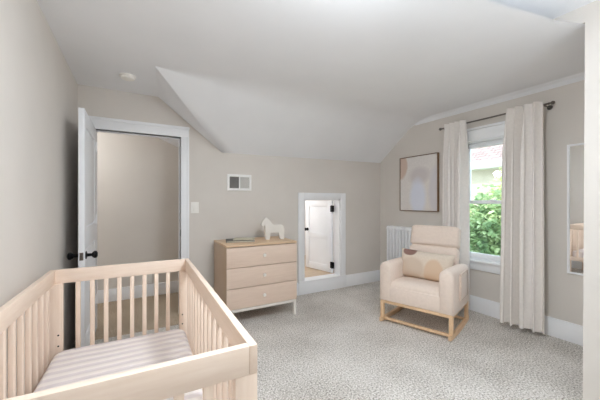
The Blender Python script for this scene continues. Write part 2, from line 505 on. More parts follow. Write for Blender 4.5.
# crawlspace casing, interior and door
m = MB(); cw = 0.088
m.b2((AX0 - cw, D - 0.02, AZ0), (AX0, D, AZ1 + cw), 0.004); m.b2((AX1, D - 0.02, AZ0), (AX1 + cw, D, AZ1 + cw), 0.004)
m.b2((AX0 - 0.002, D - 0.02, AZ1), (AX1 + 0.002, D, AZ1 + cw), 0.004)
m.b2((AX0 - cw, D - 0.032, AZ0 - 0.016), (AX1 + cw, D + 0.0, AZ0 + 0.002), 0.004)
m.b2((AX0, D - 0.002, AZ0), (AX0 + 0.014, D + T, AZ1)); m.b2((AX1 - 0.014, D - 0.002, AZ0), (AX1, D + T, AZ1)); m.b2((AX0, D - 0.002, AZ1 - 0.014), (AX1, D + T, AZ1))
m.b2((AX0, D - 0.01, AZ0 - 0.01), (AX1, D + T, AZ0 + 0.004))
tag(m.build('trim_2', M['trim']), 'white casing around the low crawlspace opening', 'door casing', kind='structure')
m = MB()
m.b2((1.55, 5.0, 0.1), (3.3, 5.06, 1.9)); m.b2((1.50, D + T, 0.1), (1.56, 5.06, 1.9)); m.b2((2.93, D + T, 0.1), (2.99, 5.06, 1.9)); m.b2((1.5, D + T, 1.60), (3.0, 5.06, 1.66))
tag(m.build('wall_crawlspace', M['white']), 'white painted inside of the crawlspace', 'wall', kind='structure')
o = MB().b2((1.5, D + 0.10, 0.10), (3.0, 5.06, 0.166)).build('floor_crawlspace', M['plank']); tag(o, 'wooden plank floor inside the crawlspace', 'floor', kind='structure')
cd = empty('door_2', (AX1 - 0.018, D + T + 0.012, AZ0 + 0.012), radians(12), 'small white panelled crawlspace door swung inward', 'door', kind='structure')
cwid, chh = 0.565, AZ1 - AZ0 - 0.03
m = MB(); s_ = 0.085
m.b2((-0.026, 0.03, 0.03), (-0.008, cwid - 0.03, chh - 0.03))
m.b2((-0.034, 0, 0), (0, s_, chh), 0.002); m.b2((-0.034, cwid - s_, 0), (0, cwid, chh), 0.002)
for z0, z1 in ((0, 0.1), (0.48, 0.56), (chh - 0.09, chh)): m.b2((-0.034, s_ - .003, z0), (0, cwid - s_ + .003, z1), 0.002)
m.build('leaf', M['door'], cd)
k = MB().lathe([(0, 0), (0.024, 0), (0.024, 0.004), (0.010, 0.008), (0.009, 0.026), (0.020, 0.032), (0.024, 0.044), (0.016, 0.054), (0, 0.056)], (-0.034, cwid - 0.05, 0.60), (-1, 0, 0))
tag(k.build('door_knob', M['black'], cd), 'black round knob')
for z in (0.07, chh - 0.16):
    h_ = MB().b2((-0.038, -0.004, z), (-0.033, 0.032, z + 0.09), 0.001).cyl((-0.040, -0.006, z - .004), (-0.040, -0.006, z + 0.094), 0.009).b2((-0.037, -0.045, z), (-0.033, -0.002, z + 0.09), 0.001)
    tag(h_.build('hinge', M['black'], cd), 'black butt hinge')

# ------------------------------------------------------------------ window
wi = empty('window_1', (XR, (WY0 + WY1) / 2, WZ0), 0, 'white double-hung sash window between the curtains', 'window', kind='structure')
hy = (WY1 - WY0) / 2; wh = WZ1 - WZ0
m = MB()
for s in (-1, 1):
    m.b2((-0.02, s * hy, 0), (0.0, s * (hy + 0.082), wh + 0.02), 0.004)
    m.b2((-0.004, s * (hy - 0.016), 0), (0.16, s * (hy + 0.0), wh))
m.b2((-0.022, -hy - 0.085, wh), (0, hy + 0.085, wh + 0.115), 0.004)
m.b2((-0.042, -hy - 0.097, wh + 0.115), (0, hy + 0.097, wh + 0.14), 0.005)
m.b2((-0.026, -hy - 0.085, wh - 0.004), (0.0, hy + 0.085, wh + 0.016), 0.003)
m.b2((-0.004, -hy, wh - 0.016), (0.16, hy, wh))
m.build('frame', M['trim'], wi)
m = MB().b2((-0.055, -hy - 0.10, -0.004), (0.15, hy + 0.10, 0.022), 0.006)
m.build('sill', M['trim'], wi)
m = MB().b2((-0.020, -hy - 0.082, -0.095), (0.0, hy + 0.082, -0.004), 0.004)
m.build('apron', M['trim'], wi)
mid = 0.640
def sash(x, z0, z1, bot, topr):
    m = MB()
    for s in (-1, 1): m.b2((x, s * (hy - 0.016), z0), (x + 0.035, s * (hy - 0.062), z1), 0.004)
    m.b2((x, -hy + 0.02, z0), (x + 0.035, hy - 0.02, z0 + bot), 0.004); m.b2((x, -hy + 0.02, z1 - topr), (x + 0.035, hy - 0.02, z1), 0.004)
    f = m.build('sash', M['trim'], wi)
    MB().b2((x + 0.015, -hy + 0.055, z0 + bot - 0.005), (x + 0.019, hy - 0.055, z1 - topr + 0.005)).build('pane', M['glass'], f)
sash(0.085, mid - 0.004, wh - 0.016, 0.036, 0.05)
sash(0.045, 0.022, mid + 0.034, 0.06, 0.036)
MB().b2((0.035, -0.03, mid + 0.02), (0.05, 0.03, mid + 0.045), 0.004).build('sash_lock', M['trim'], wi)

# near-wall window out of view, added to let daylight in
wn = empty('window_2', ((NX0 + NX1) / 2, YN, NZ0), 0, 'wide white window in the near wall behind the viewer', 'window', kind='structure')
hx = (NX1 - NX0) / 2; nh = NZ1 - NZ0
m = MB()
for s in (-1, 0, 1): m.b2((s * hx - 0.035, -0.08, 0), (s * hx + 0.035, 0.01, nh), 0.004)
m.b2((-hx, -0.08, 0), (hx, 0.03, 0.05), 0.004); m.b2((-hx, -0.08, nh - 0.05), (hx, 0.01, nh), 0.004)
m.build('frame', M['trim'], wn)
MB().b2((-hx, -0.045, 0.03), (hx, -0.04, nh - 0.03)).build('pane', M['glass'], wn)

# ------------------------------------------------------------------ crib
cr = empty('crib', (-0.0602, 1.4219, 0), -0.0223, 'pale birch wooden crib with slatted sides at the left wall', 'crib')
hx, hy_ = 0.3617, 0.675
Z1, Z0 = 0.84, 0.764
rt = 0.023
for s in (-1, 1):
    m = MB().b2((s * hx, -hy_, Z0), (s * (hx - rt), hy_, Z1), 0.002); m.build('side_rail', M['crib'], cr)
    m = MB().b2((s * (hx - 0.003), -hy_ + 0.04, 0.25), (s * (hx - rt), hy_ - 0.04, 0.315), 0.002); m.build('lower_rail', M['crib'], cr)
    m = MB().b2((-hx + rt, s * hy_, Z0), (hx - rt, s * (hy_ - rt), Z1), 0.002); m.build('end_rail', M['cribx'], cr)
    m = MB().b2((-hx + 0.06, s * (hy_ - 0.003), 0.25), (hx - 0.06, s * (hy_ - rt), 0.315), 0.002); m.build('lower_rail', M['cribx'], cr)
    for t in (-1, 1):
        m = MB().b2((s * hx, t * (hy_ - 0.0005), 0), (s * (hx - 0.060), t * (hy_ - 0.036), Z0), 0.002)
        po = m.build('post', M['cribz'], cr)
        for z in (0.422, 0.482):
            q = MB().cyl((s * (hx - 0.042), t * (hy_ - 0.037), z), (s * (hx - 0.042), t * (hy_ - 0.0345), z), 0.0045, n=10)
            tag(q.build('bolt', M['black'], po), 'dark bolt head')
side = MB().b2((-0.009, -0.0125, 0.31), (0.009, 0.0125, Z0 + 0.002), 0.003).build('slat', M['cribz'], cr)
endo = None
n = 13
first = True
for s in (-1, 1):
    for i in range(n):
        y = -hy_ + 0.036 + (2 * hy_ - 0.072) * (i + 1) / (n + 1)
        o = side if first else side.copy()
        if not first: COL.objects.link(o)
        first = False
        o.parent = cr; o.location = (s * (hx - 0.012), y, 0)
ens = MB().b2((-0.0115, -0.009, 0.31), (0.0115, 0.009, Z0 + 0.002), 0.003).build('slat', M['cribz'], cr)
first = True
for s in (-1, 1):
    for i in range(8):
        x = -hx + 0.06 + (2 * hx - 0.12) * (i + 1) / 9
        o = ens if first else ens.copy()
        if not first: COL.objects.link(o)
        first = False
        o.parent = cr; o.location = (x, s * (hy_ - 0.012), 0)
MB().b2((-hx + 0.025, -hy_ + 0.037, 0.262), (hx - 0.025, hy_ - 0.037, 0.285), 0.002).build('mattress_support', M['crib'], cr)

# mattress (rounded, slightly crowned)
def mattress():
    m = MB(); a, b_, r = 0.332, 0.634, 0.06
    def outline(inset, n=8):
        pts = []
        for cx, cy, a0 in ((a - r, b_ - r, 0), (-a + r, b_ - r, pi / 2), (-a + r, -b_ + r, pi), (a - r, -b_ + r, 3 * pi / 2)):
            for k in range(n + 1):
                t = a0 + pi / 2 * k / n
                pts.append((cx + (r - inset) * cos(t), cy + (r - inset) * sin(t)))
        return pts
    rings = []
    z0, z1, e = 0.2855, 0.405, 0.028
    for t in range(0, 6):
        q = pi / 2 * t / 5; rings.append([(x, y, z0 + e - e * cos(q)) for x, y in outline(e * (1 - sin(q)))])
    for t in range(0, 6):
        q = pi / 2 * t / 5; rings.append([(x, y, z1 - e + e * sin(q)) for x, y in outline(e * (1 - cos(q)))])
    for sc in (0.8, 0.6, 0.4, 0.2):
        rings.append([(x * sc, y * sc, z1 + 0.006 * (1 - sc)) for x, y in outline(e)])
    return m.rings(rings)
mt = mattress().build('crib_mattress', M['sheet'], loc=(-0.0602, 1.4219, 0), rot=(0, 0, -0.0223), smooth=60)
tag(mt, 'crib mattress in a pale striped fitted sheet inside the birch crib', 'mattress')

# ------------------------------------------------------------------ dresser
dx0, dx1, dy0, dy1, dzt = 0.765, 1.530, 2.79, 3.29, 0.797
dw, dd = dx1 - dx0, dy1 - dy0
ds = empty('dresser', ((dx0 + dx1) / 2, (dy0 + dy1) / 2, 0), 0, 'washed oak three-drawer dresser with white knobs against the back wall', 'dresser')
a, b = dw / 2, dd / 2
m = MB()
m.b2((-a, -b + 0.0, 0.168), (-a + 0.020, b, dzt - 0.02), 0.0015); m.b2((a - 0.020, -b, 0.168), (a, b, dzt - 0.02), 0.0015)
m.b2((-a + 0.018, -b + 0.03, 0.168), (a - 0.018, b, 0.185)); m.b2((-a + 0.018, b - 0.012, 0.18), (a - 0.018, b, dzt - 0.02))
m.build('carcass', M['dresside'], ds)
MB().b2((-a, -b - 0.001, dzt - 0.020), (a, b, dzt), 0.002).build('top', M['dresstop'], ds)
zs = [0.170, 0.373, 0.573, 0.773]
for z0, z1 in zip(zs[:-1], zs[1:]):
    dwr = MB().b2((-a + 0.002, -b - 0.002, z0 + 0.0025), (a - 0.002, -b + 0.018, z1 - 0.0025), 0.0015)
    dwr.b2((-a + 0.03, -b + 0.01, z0 + 0.02), (a - 0.03, b - 0.03, z1 - 0.03))
    d_ = dwr.build('drawer', M['dress'], ds)
    k = MB().lathe([(0, 0), (0.007, 0), (0.007, 0.012), (0.015, 0.016), (0.018, 0.023), (0.015, 0.031), (0, 0.033)], (0, -b - 0.002, (z0 + z1) / 2 + 0.006), (0, -1, 0))
    tag(k.build('knob', M['knob'], d_), 'round ivory knob')
m = MB()
m.b2((-a + 0.005, -b + 0.004, 0.140), (a - 0.005, -b + 0.030, 0.168), 0.002); m.b2((-a + 0.005, b - 0.03, 0.140), (a - 0.005, b - 0.004, 0.168), 0.002)
m.b2((-a + 0.005, -b + 0.03, 0.140), (-a + 0.03, b - 0.03, 0.168), 0.002); m.b2((a - 0.03, -b + 0.03, 0.140), (a - 0.005, b - 0.03, 0.168), 0.002)
tag(m.build('base_frame', M['dresleg'], ds), 'off-white base frame')
for sx in (-1, 1):
    for sy in (-1, 1):
        m = MB().b2((sx * (a - 0.005), sy * (b - 0.004), 0), (sx * (a - 0.034), sy * (b - 0.033), 0.145), 0.002)
        tag(m.build('leg', M['dresleg'], ds), 'off-white square leg')

# books on the dresser
def book(name, cx, cy, z, w_, d_, h_, rz, cov, label, cat):
    e = empty(name, (cx, cy, z), rz, label, cat)
    m = MB().b2((-w_ / 2, -d_ / 2, 0), (w_ / 2, d_ / 2, 0.003), 0.001).b2((-w_ / 2, -d_ / 2, h_ - 0.003), (w_ / 2, d_ / 2, h_), 0.001).b2((-w_ / 2, -d_ / 2, 0), (-w_ / 2 + 0.004, d_ / 2, h_), 0.001)
    m.build('cover', cov, e)
    MB().b2((-w_ / 2 + 0.004, -d_ / 2 + 0.004, 0.003), (w_ / 2 - 0.004, d_ / 2 - 0.004, h_ - 0.003)).build('pages', M['pages'], e)
book('book', 0.985, 3.06, dzt + 0.0005, 0.29, 0.215, 0.016, radians(-14), M['bookgrey'], 'dark grey book lying flat on the dresser under the cream one', 'book')
book('book', 1.030, 3.055, dzt + 0.017, 0.22, 0.165, 0.010, radians(-22), M['magcream'], 'slim cream covered book lying on top of the dark grey book', 'book')

# horse figurine: carved body, legs, neck and head in one continuous mesh
def horse():
    e = empty('horse_figurine', (1.365, 3.035, dzt + 0.0005), radians(-12), 'white carved wooden horse figurine standing on the dresser', 'figurine')
    prof = []
    # side outline (x forward is -x), z up; closed loop traced round the carved silhouette
    out = [(0.108, 0.0), (0.078, 0.0), (0.066, 0.055), (0.058, 0.082), (0.03, 0.088), (-0.01, 0.088), (-0.04, 0.080), (-0.048, 0.05), (-0.054, 0.0), (-0.086, 0.0),
           (-0.086, 0.06), (-0.088, 0.11), (-0.090, 0.140), (-0.094, 0.162), (-0.104, 0.168), (-0.120, 0.158), (-0.131, 0.160), (-0.134, 0.172), (-0.122, 0.192), (-0.105, 0.216), (-0.094, 0.226), (-0.088, 0.240),
           (-0.078, 0.230), (-0.064, 0.220), (-0.046, 0.200), (-0.028, 0.172), (-0.012, 0.156), (0.02, 0.150), (0.06, 0.154), (0.09, 0.154), (0.108, 0.142), (0.114, 0.11), (0.112, 0.05)]
    hw = 0.026
    m = MB()
    rings = []
    cx = sum(p[0] for p in out) / len(out); cz = sum(p[1] for p in out) / len(out)
    for yy, off in ((-hw, 0.008), (-hw * 0.8, 0.0025), (-hw * 0.4, 0), (hw * 0.4, 0), (hw * 0.8, 0.0025), (hw, 0.008)):
        N = len(out); r = []
        for i, (x, z) in enumerate(out):
            p0 = Vector(out[i - 1]); p1 = Vector(out[(i + 1) % N]); t = (p1 - p0).normalized(); nrm = Vector((-t.y, t.x))
            q = Vector((x, z)) + nrm * off * (1 if True else -1)
            r.append((q.x, yy, max(0.0, q.y)))
        rings.append(r)
    m.rings(rings)
    m.build('body', M['horse'], e, smooth=50)
    # split between the left and right legs is cut as two shallow dark slots on the underside: saddle ridge and ears as parts
    MB().tube([(-0.086, -0.010, 0.232), (-0.088, -0.012, 0.250)], [0.007, 0.002], 8).build('ear', M['horse'], e)
    MB().tube([(-0.086, 0.010, 0.232), (-0.088, 0.012, 0.250)], [0.007, 0.002], 8).build('ear', M['horse'], e)
horse()

# ------------------------------------------------------------------ wall fittings
v = empty('air_vent', (1.073, D, 1.442), 0, 'white two-part air return grille on the back wall above the dresser', 'vent')
m = MB(); va, vb = 0.145, 0.094
m.frame(va, vb, 0.027, -0.012, 0.0).b2((-0.008, -0.011, -vb + 0.02), (0.010, -0.001, vb - 0.02), 0.002)
m.build('frame', M['regwhite'], v)
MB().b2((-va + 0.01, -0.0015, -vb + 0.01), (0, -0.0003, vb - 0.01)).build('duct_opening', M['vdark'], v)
MB().b2((0, -0.0015, -vb + 0.01), (va - 0.01, -0.0003, vb - 0.01)).build('damper', M['vmid'], v)
for i in range(9):
    x = -0.112 + i * 0.0112
    MB().b2((x - 0.0012, -0.006, -vb + 0.02), (x + 0.0012, -0.0015, vb - 0.02)).build('louvre', M['vmid'], v)
for i in range(9):
    x = 0.020 + i * 0.0112
    MB().b2((x - 0.0018, -0.006, -vb + 0.02), (x + 0.0018, -0.0015, vb - 0.02)).build('louvre', M['plastic'], v)
s = empty('light_switch', (0.574, D, 1.155), 0, 'white wall switch plate right of the doorway casing', 'light switch')
MB().b2((-0.042, -0.005, -0.06), (0.042, 0, 0.06), 0.003).build('plate', M['plastic'], s)
MB().b2((-0.018, -0.010, -0.034), (0.018, -0.004, 0.034), 0.002).build('rocker', M['plastic'], s)
s = empty('wall_outlet', (0.165, HY, 0.225), 0, 'white electrical outlet low on the hall wall beyond the crib slats', 'outlet')
MB().b2((-0.036, -0.006, -0.058), (0.036, 0, 0.058), 0.003).build('plate', M['plastic'], s)
for z in (-0.022, 0.022): MB().b2((-0.016, -0.009, z - 0.015), (0.016, -0.005, z + 0.015), 0.003).build('socket', M['plastic'], s)
s = empty('smoke_detector', (-0.050, 2.925, H), 0, 'small round white smoke detector on the ceiling', 'smoke detector')
MB().lathe([(0, 0), (0.062, 0), (0.062, -0.010), (0, -0.010)], (0, 0, 0)).build('base', M['plastic'], s)
MB().lathe([(0, -0.009), (0.055, -0.009), (0.052, -0.026), (0.034, -0.034), (0, -0.035)], (0, 0, 0)).build('cover', M['plastic'], s)

# art
ay0, ay1, az0, az1 = 2.345, 2.945, 1.092, 1.832
ar = empty('framed_art', (XR, (ay0 + ay1) / 2, (az0 + az1) / 2), radians(-90), 'pale abstract print in a thin walnut frame above the radiator', 'wall art')
# local: x along the wall (+x toward the viewer's right), -y out of the wall
a, b = (ay1 - ay0) / 2, (az1 - az0) / 2
m = MB(); fw = 0.009; fd = 0.036
m.frame(a, b, fw, -fd, -0.001)
m.build('frame', M['walnut'], ar)
MB().b2((-a + fw, -fd + 0.008, -b + fw), (a - fw, -0.002, b - fw)).build('print', M['art'], ar)

# mirror
mr = empty('wall_mirror', (XR, 0.925, 1.155), radians(-90), 'tall narrow white framed mirror on the right wall beside the partition', 'mirror')
a, b, fw, fd = 0.172, 0.56, 0.016, 0.024
m = MB()
m.frame(a, b, fw, -fd, -0.001)
m.build('frame', M['trim'], mr)
MB().b2((-a + fw - .002, -0.014, -b + fw - .002), (a - fw + .002, -0.002, b - fw + .002)).build('mirror_glass', M['mirror'], mr)

# radiator
ra = empty('radiator', (3.205, 2.715, 0), 0, 'white cast iron column radiator in the corner behind the rocking chair', 'radiator')
N = 13
for i in range(N):
    y = -0.33 + i * 0.055
    m = MB()
    for x in (-0.052, 0.0, 0.052):
        m.box((x, y, 0.46), (0.036, 0.030, 0.74), 0.014, 3)
    m.box((0, y, 0.845), (0.142, 0.046, 0.060), 0.022, 4); m.box((0, y, 0.10), (0.142, 0.046, 0.06), 0.022, 4)
    if i in (0, N - 1): m.box((-0.05, y, 0.04), (0.03, 0.034, 0.08), 0.006).box((0.05, y, 0.04), (0.03, 0.034, 0.08), 0.006)
    m.build('section', M['rad'], ra)
for z in (0.845, 0.10): MB().cyl((0, -0.35, z), (0, 0.35, z), 0.016).build('pipe', M['rad'], ra)
MB().cyl((0, -0.35, 0.10), (0, -0.395, 0.10), 0.013).cyl((0, -0.395, 0.0), (0, -0.395, 0.13), 0.012).ball((0, -0.395, 0.14), 0.022).build('valve', M['steel'], ra)

# ------------------------------------------------------------------ curtains
RX, RZ = 3.213, 2.092
rd = empty('curtain_rod', (RX, 1.715, RZ), 0, 'thin brushed nickel curtain rod above the window', 'curtain rod')
MB().cyl((0, -0.52, 0), (0, 0.52, 0), 0.008).build('rod', M['steel'], rd)
for s in (-1, 1):
    MB().lathe([(0, 0), (0.010, 0), (0.010, 0.010), (0.006, 0.014), (0.013, 0.020), (0.017, 0.034), (0.010, 0.046), (0, 0.048)], (0, s * 0.515, 0), (0, s, 0)).build('finial', M['steel'], rd)
    MB().tube([(0, s * 0.490, -0.012), (0.05, s * 0.490, -0.012), (XR - RX - 0.002, s * 0.490, -0.012)], 0.006).cyl((XR - RX - 0.006, s * 0.490, -0.012), (XR - RX, s * 0.490, -0.012), 0.022).ball((0, s * 0.490, -0.006), 0.012).build('bracket', M['steel'], rd)

def curtain(y0t, y1t, y0b, y1b, folds, zt, zb, label, seed, amp=0.036):
    rng = random.Random(seed)
    nu, nv = folds * 22, 36
    ph = [rng.uniform(-0.5, 0.5) for _ in range(folds + 2)]
    am = [rng.uniform(0.75, 1.2) for _ in range(folds + 2)]
    m = MB()
    def grid(off):
        g = []
        for j in range(nv + 1):
            v_ = j / nv
            z = zt + (zb - zt) * v_
            ya = y0t + (y0b - y0t) * v_ ** 0.8; yb = y1t + (y1b - y1t) * v_ ** 0.8
            row = []
            for i in range(nu + 1):
                u = i / nu
                f = u * folds
                k = int(min(f, folds - 1e-6))
                w_ = f + 0.10 * sin(2 * pi * u * 1.7 + ph[k] * 0 + seed) * v_
                a_ = min(0.030 + (amp - 0.030) * min(1, v_ * 5), 0.070) * (am[k] if v_ > 0.02 else 1)
                d = sin(2 * pi * w_)
                x = -0.060 + a_ * (abs(d) ** 0.75) * (1 if d > 0 else -1) + 0.008 * sin(9 * u + 4 * v_ + seed) * v_
                y = ya + (yb - ya) * u + (0.022 + 0.007 * sin(3 * k + seed)) * sin(4 * pi * w_) * min(1, 0.3 + 3 * v_)
                row.append((RX + x - 0.0 + off, y, z))
            g.append(row)
        return g
    g1 = grid(-0.0); g2 = grid(0.004)
    bm = m.bm
    V1 = [[bm.verts.new(p) for p in r] for r in g1]; V2 = [[bm.verts.new(p) for p in r] for r in g2]
    for j in range(nv):
        for i in range(nu):
            bm.faces.new((V1[j][i], V1[j][i + 1], V1[j + 1][i + 1], V1[j + 1][i])); bm.faces.new((V2[j][i], V2[j + 1][i], V2[j + 1][i + 1], V2[j][i + 1]))
    for i in range(nu):
        bm.faces.new((V1[0][i], V2[0][i], V2[0][i + 1], V1[0][i + 1])); bm.faces.new((V1[nv][i], V1[nv][i + 1], V2[nv][i + 1], V2[nv][i]))
    for j in range(nv):
        bm.faces.new((V1[j][0], V1[j + 1][0], V2[j + 1][0], V2[j][0])); bm.faces.new((V1[j][nu], V2[j][nu], V2[j + 1][nu], V1[j + 1][nu]))
    o = m.build('window_curtain', M['curtain'], smooth=70)
    return tag(o, label, 'curtain')
curtain(1.915, 2.165, 1.905, 2.165, 4, RZ + 0.025, 0.05, 'off-white linen curtain left of the window behind the rocking chair', 1, 0.058)
curtain(1.215, 1.512, 1.210, 1.548, 4, RZ + 0.025, 0.055, 'off-white linen curtain right of the window reaching the floor', 5, 0.066)

# ------------------------------------------------------------------ rocking chair
CH = Vector((2.584, 1.995, 0)); CR = radians(-71)
ch = empty('rocking_chair', CH, CR, 'cream upholstered rocking armchair on ash wood runners by the window', 'chair')
W = 0.345
m = MB().b2((-W + 0.10, -0.292, 0.225), (W - 0.10, 0.24, 0.385), 0.02, 3)
m.build('seat_base', M['chair'], ch)
# seat cushion with crowned top and a soft front roll
m = MB()
rings = []
nx = 12
for y, zt in ((-0.300, 0.335), (-0.302, 0.372), (-0.294, 0.402), (-0.268, 0.419), (-0.20, 0.424), (-0.05, 0.414), (0.10, 0.402), (0.20, 0.398)):
    top = [(-W + 0.088 + (2 * W - 0.176) * i / nx, y, zt + 0.010 * (1 - (2 * i / nx - 1) ** 4)) for i in range(nx + 1)]
    rings.append(top + [(W - 0.088, y, 0.32), (-W + 0.088, y, 0.32)])
m.rings(rings).build('seat_cushion', M['chair'], ch, smooth=60)
for s in (-1, 1):
    # arm: rounded top profile lofted front to back
    m = MB(); rings = []
    def arm_ring(y, zt, wd, ins=0.0):
        x0 = s * (W - wd / 2); r = wd / 2 - ins
        pts = [(x0 - r, 0.222 + ins), (x0 - r, zt - wd / 2)]
        for k in range(1, 10):
            t = pi - pi * k / 10
            pts.append((x0 + r * cos(t), zt - wd / 2 + r * sin(t) * 1.0))
        pts += [(x0 + r, zt - wd / 2), (x0 + r, 0.222 + ins)]
        return [(x, y, z) for x, z in pts]
    rings = [arm_ring(-0.300, 0.588, 0.122, 0.022), arm_ring(-0.312, 0.596, 0.122, 0.012) , arm_ring(-0.304, 0.606, 0.122, 0.004), arm_ring(-0.288, 0.611, 0.122, 0.0),
             arm_ring(-0.15, 0.612, 0.120), arm_ring(0.0, 0.606, 0.116), arm_ring(0.16, 0.598, 0.112), arm_ring(0.265, 0.590, 0.108, 0.002), arm_ring(0.292, 0.580, 0.108, 0.012), arm_ring(0.30, 0.565, 0.108, 0.03)]
    rings[0], rings[1] = rings[1], rings[0]
    rings = [[(x, -0.312 if j == 0 else y, z) for x, y, z in r] for j, r in enumerate([arm_ring(0, 0.590, 0.122, 0.018)] + rings[2:])]
    m.rings(rings).build('armrest', M['chair'], ch, smooth=50)
# front apron
m = MB().b2((-W + 0.09, -0.308, 0.225), (W - 0.09, -0.27, 0.375), 0.012, 3)
m.build('front_apron', M['chair'], ch)
# backrest: reclined lower pad and headrest
rec = radians(-15)
bx = Matrix.Translation((0, 0.215, 0.42)) @ Matrix.Rotation(rec, 4, 'X')
def backpad(name, z0, z1, w0, w1, th, rr=0.05, crown=0.02):
    m = MB(); rings = []
    nz = 12
    for j in range(nz + 1):
        v_ = j / nz; z = z0 + (z1 - z0) * v_
        e = (v_ if name == 'headrest' else 1 - v_) * (z1 - z0) * 2.2
        e = min(e, (1 - v_ if name == 'headrest' else v_) * (z1 - z0))
        k = 1.0 if e > 0.03 else math.sqrt(max(0.02, 1 - (1 - e / 0.03) ** 2))
        hw = (w0 + (w1 - w0) * v_) / 2
        hw -= (1 - k) * 0.03
        hd = th / 2 * (0.74 + 0.26 * k)
        ring = []
        for q in range(32):
            t = 2 * pi * q / 32
            cx, cy = cos(t), sin(t)
            ex = 0.35
            x = hw * math.copysign(abs(cx) ** ex, cx); y = hd * math.copysign(abs(cy) ** ex, cy)
            y -= crown * (1 - (x / hw) ** 2) * (1 if cy < 0 else 0) * k
            ring.append(bx @ Vector((x, y, z)))
        rings.append(ring)
    m.rings(rings).build(name, M['chair'], ch, smooth=60)
backpad('backrest', -0.12, 0.326, 0.485, 0.502, 0.132)
backpad('headrest', 0.320, 0.541, 0.504, 0.500, 0.134)
# outer shell behind the pads
m = MB().box((0, 0.055, 0.20), (0.47, 0.05, 0.66), 0.02, 3, bx); m.build('back_shell', M['chair'], ch)
# side pocket on the right outer arm
m = MB()
m.box((W + 0.004, 0.02, 0.43), (0.012, 0.25, 0.24), 0.005, 2)
m.build('side_pocket', M['chair'], ch)
m = MB()
y0, y1, z0, z1 = -0.105, 0.145, 0.312, 0.55
m.tube([(W + 0.011, y0, z1), (W + 0.011, y0, z0), (W + 0.011, y1, z0), (W + 0.011, y1, z1), (W + 0.011, y0, z1)], 0.005, 8)
m.build('piping', M['pipe'], ch)
# wooden base
m = MB()
m.b2((-W + 0.008, -0.302, 0.196), (W - 0.008, -0.272, 0.226), 0.004); m.b2((-W + 0.008, 0.252, 0.196), (W - 0.008, 0.282, 0.226), 0.004)
m.b2((-W + 0.008, -0.29, 0.196), (-W + 0.038, 0.27, 0.226), 0.004); m.b2((W - 0.038, -0.29, 0.196), (W - 0.008, 0.27, 0.226), 0.004)
m.build('base_frame', M['rockwood'], ch)
def rz_(y): return 0.0 + 0.13 * y * y       # runner curve, touching the carpet mid-length
for s in (-1, 1):
    xx = s * (W - 0.023)
    rings = []
    for j in range(21):
        y = -0.335 + 0.67 * j / 20
        z = rz_(y)
        e = 0.014 if 1 <= j <= 19 else 0.010
        rings.append([(xx - e, y, z + 0.001), (xx + e, y, z + 0.001), (xx + e, y, z + 0.038), (xx - e, y, z + 0.038)])
    MB().rings(rings).build('runner', M['rockwood'], ch, smooth=30)
    for y in (-0.284, 0.264):
        MB().b2((xx - 0.016, y - 0.020, rz_(y) + 0.030), (xx + 0.016, y + 0.020, 0.21), 0.004).build('leg', M['rockwood'], ch)
for y in (-0.262, 0.25):
    MB().b2((-W + 0.03, y - 0.016, rz_(y) + 0.012), (W - 0.03, y + 0.016, rz_(y) + 0.034), 0.004).build('stretcher', M['rockwood'], ch)

# lumbar pillow
def pillow(w_, h_, th):
    m = MB(); bm = m.bm
    n1, n2 = 28, 18
    for side in (1, -1):
        g = []
        for j in range(n2 + 1):
            r = []
            for i in range(n1 + 1):
                u = 2 * i / n1 - 1; v_ = 2 * j / n2 - 1
                pinch = 1 - 0.05 * (1 - abs(u) ** 2) * abs(v_) ** 3
                pin2 = 1 - 0.05 * (1 - abs(v_) ** 2) * abs(u) ** 3
                t = th / 2 * ((1 - u ** 4) * (1 - v_ ** 4)) ** 0.6
                t *= 1 + 0.05 * sin(7 * u + 3 * v_)
                r.append(bm.verts.new((w_ / 2 * u * pin2, side * t, h_ / 2 * v_ * pinch)))
            g.append(r)
        for j in range(n2):
            for i in range(n1):
                bm.faces.new((g[j][i], g[j][i + 1], g[j + 1][i + 1], g[j + 1][i]))
    bmesh.ops.remove_doubles(bm, verts=bm.verts[:], dist=0.0005)
    return m
pl_l = Vector((-0.015, 0.062, 0.556))
R_ = Matrix.Rotation(CR, 4, 'Z')
pw = Matrix.Translation(CH) @ R_ @ Matrix.Translation(pl_l) @ Matrix.Rotation(radians(-16), 4, 'X') @ Matrix.Rotation(radians(2), 4, 'Y')
po = pillow(0.545, 0.295, 0.13).build('lumbar_pillow', M['pillow'], smooth=70)
po.matrix_world = pw
tag(po, 'oblong cream pillow with brown and tan patches on the rocking chair', 'pillow')

# ------------------------------------------------------------------ outside the window
o = MB().b2((XR + 0.4, -14, -3.0), (24, 22, -2.9)).build('ground', M['grass']); tag(o, 'green lawn below the window', 'ground', kind='structure')
nb = empty('neighbour_house', (9.0, 4.5, -2.78), 0, 'neighbouring house with faded red shingle roof seen through the window', 'house')
MB().b2((0, -6, 0), (7, 6, 4.95)).build('wall', M['siding'], nb)
m = MB(); m.rings([[(-0.45, -6.5, 5.08), (-0.45, 6.5, 5.08), (-0.45, 6.5, 5.14), (-0.45, -6.5, 5.14)], [(3.5, -6.5, 7.4), (3.5, 6.5, 7.4), (3.5, 6.5, 7.5), (3.5, -6.5, 7.5)], [(7.45, -6.5, 5.08), (7.45, 6.5, 5.08), (7.45, 6.5, 5.14), (7.45, -6.5, 5.14)]])
m.build('roof', M['roof'], nb)
MB().b2((-0.47, -6.5, 4.96), (-0.42, 6.5, 5.13), 0.01).build('fascia', M['fascia'], nb)
MB().b2((-0.44, -6.5, 4.94), (0.02, 6.5, 4.97)).build('soffit', M['fascia'], nb)
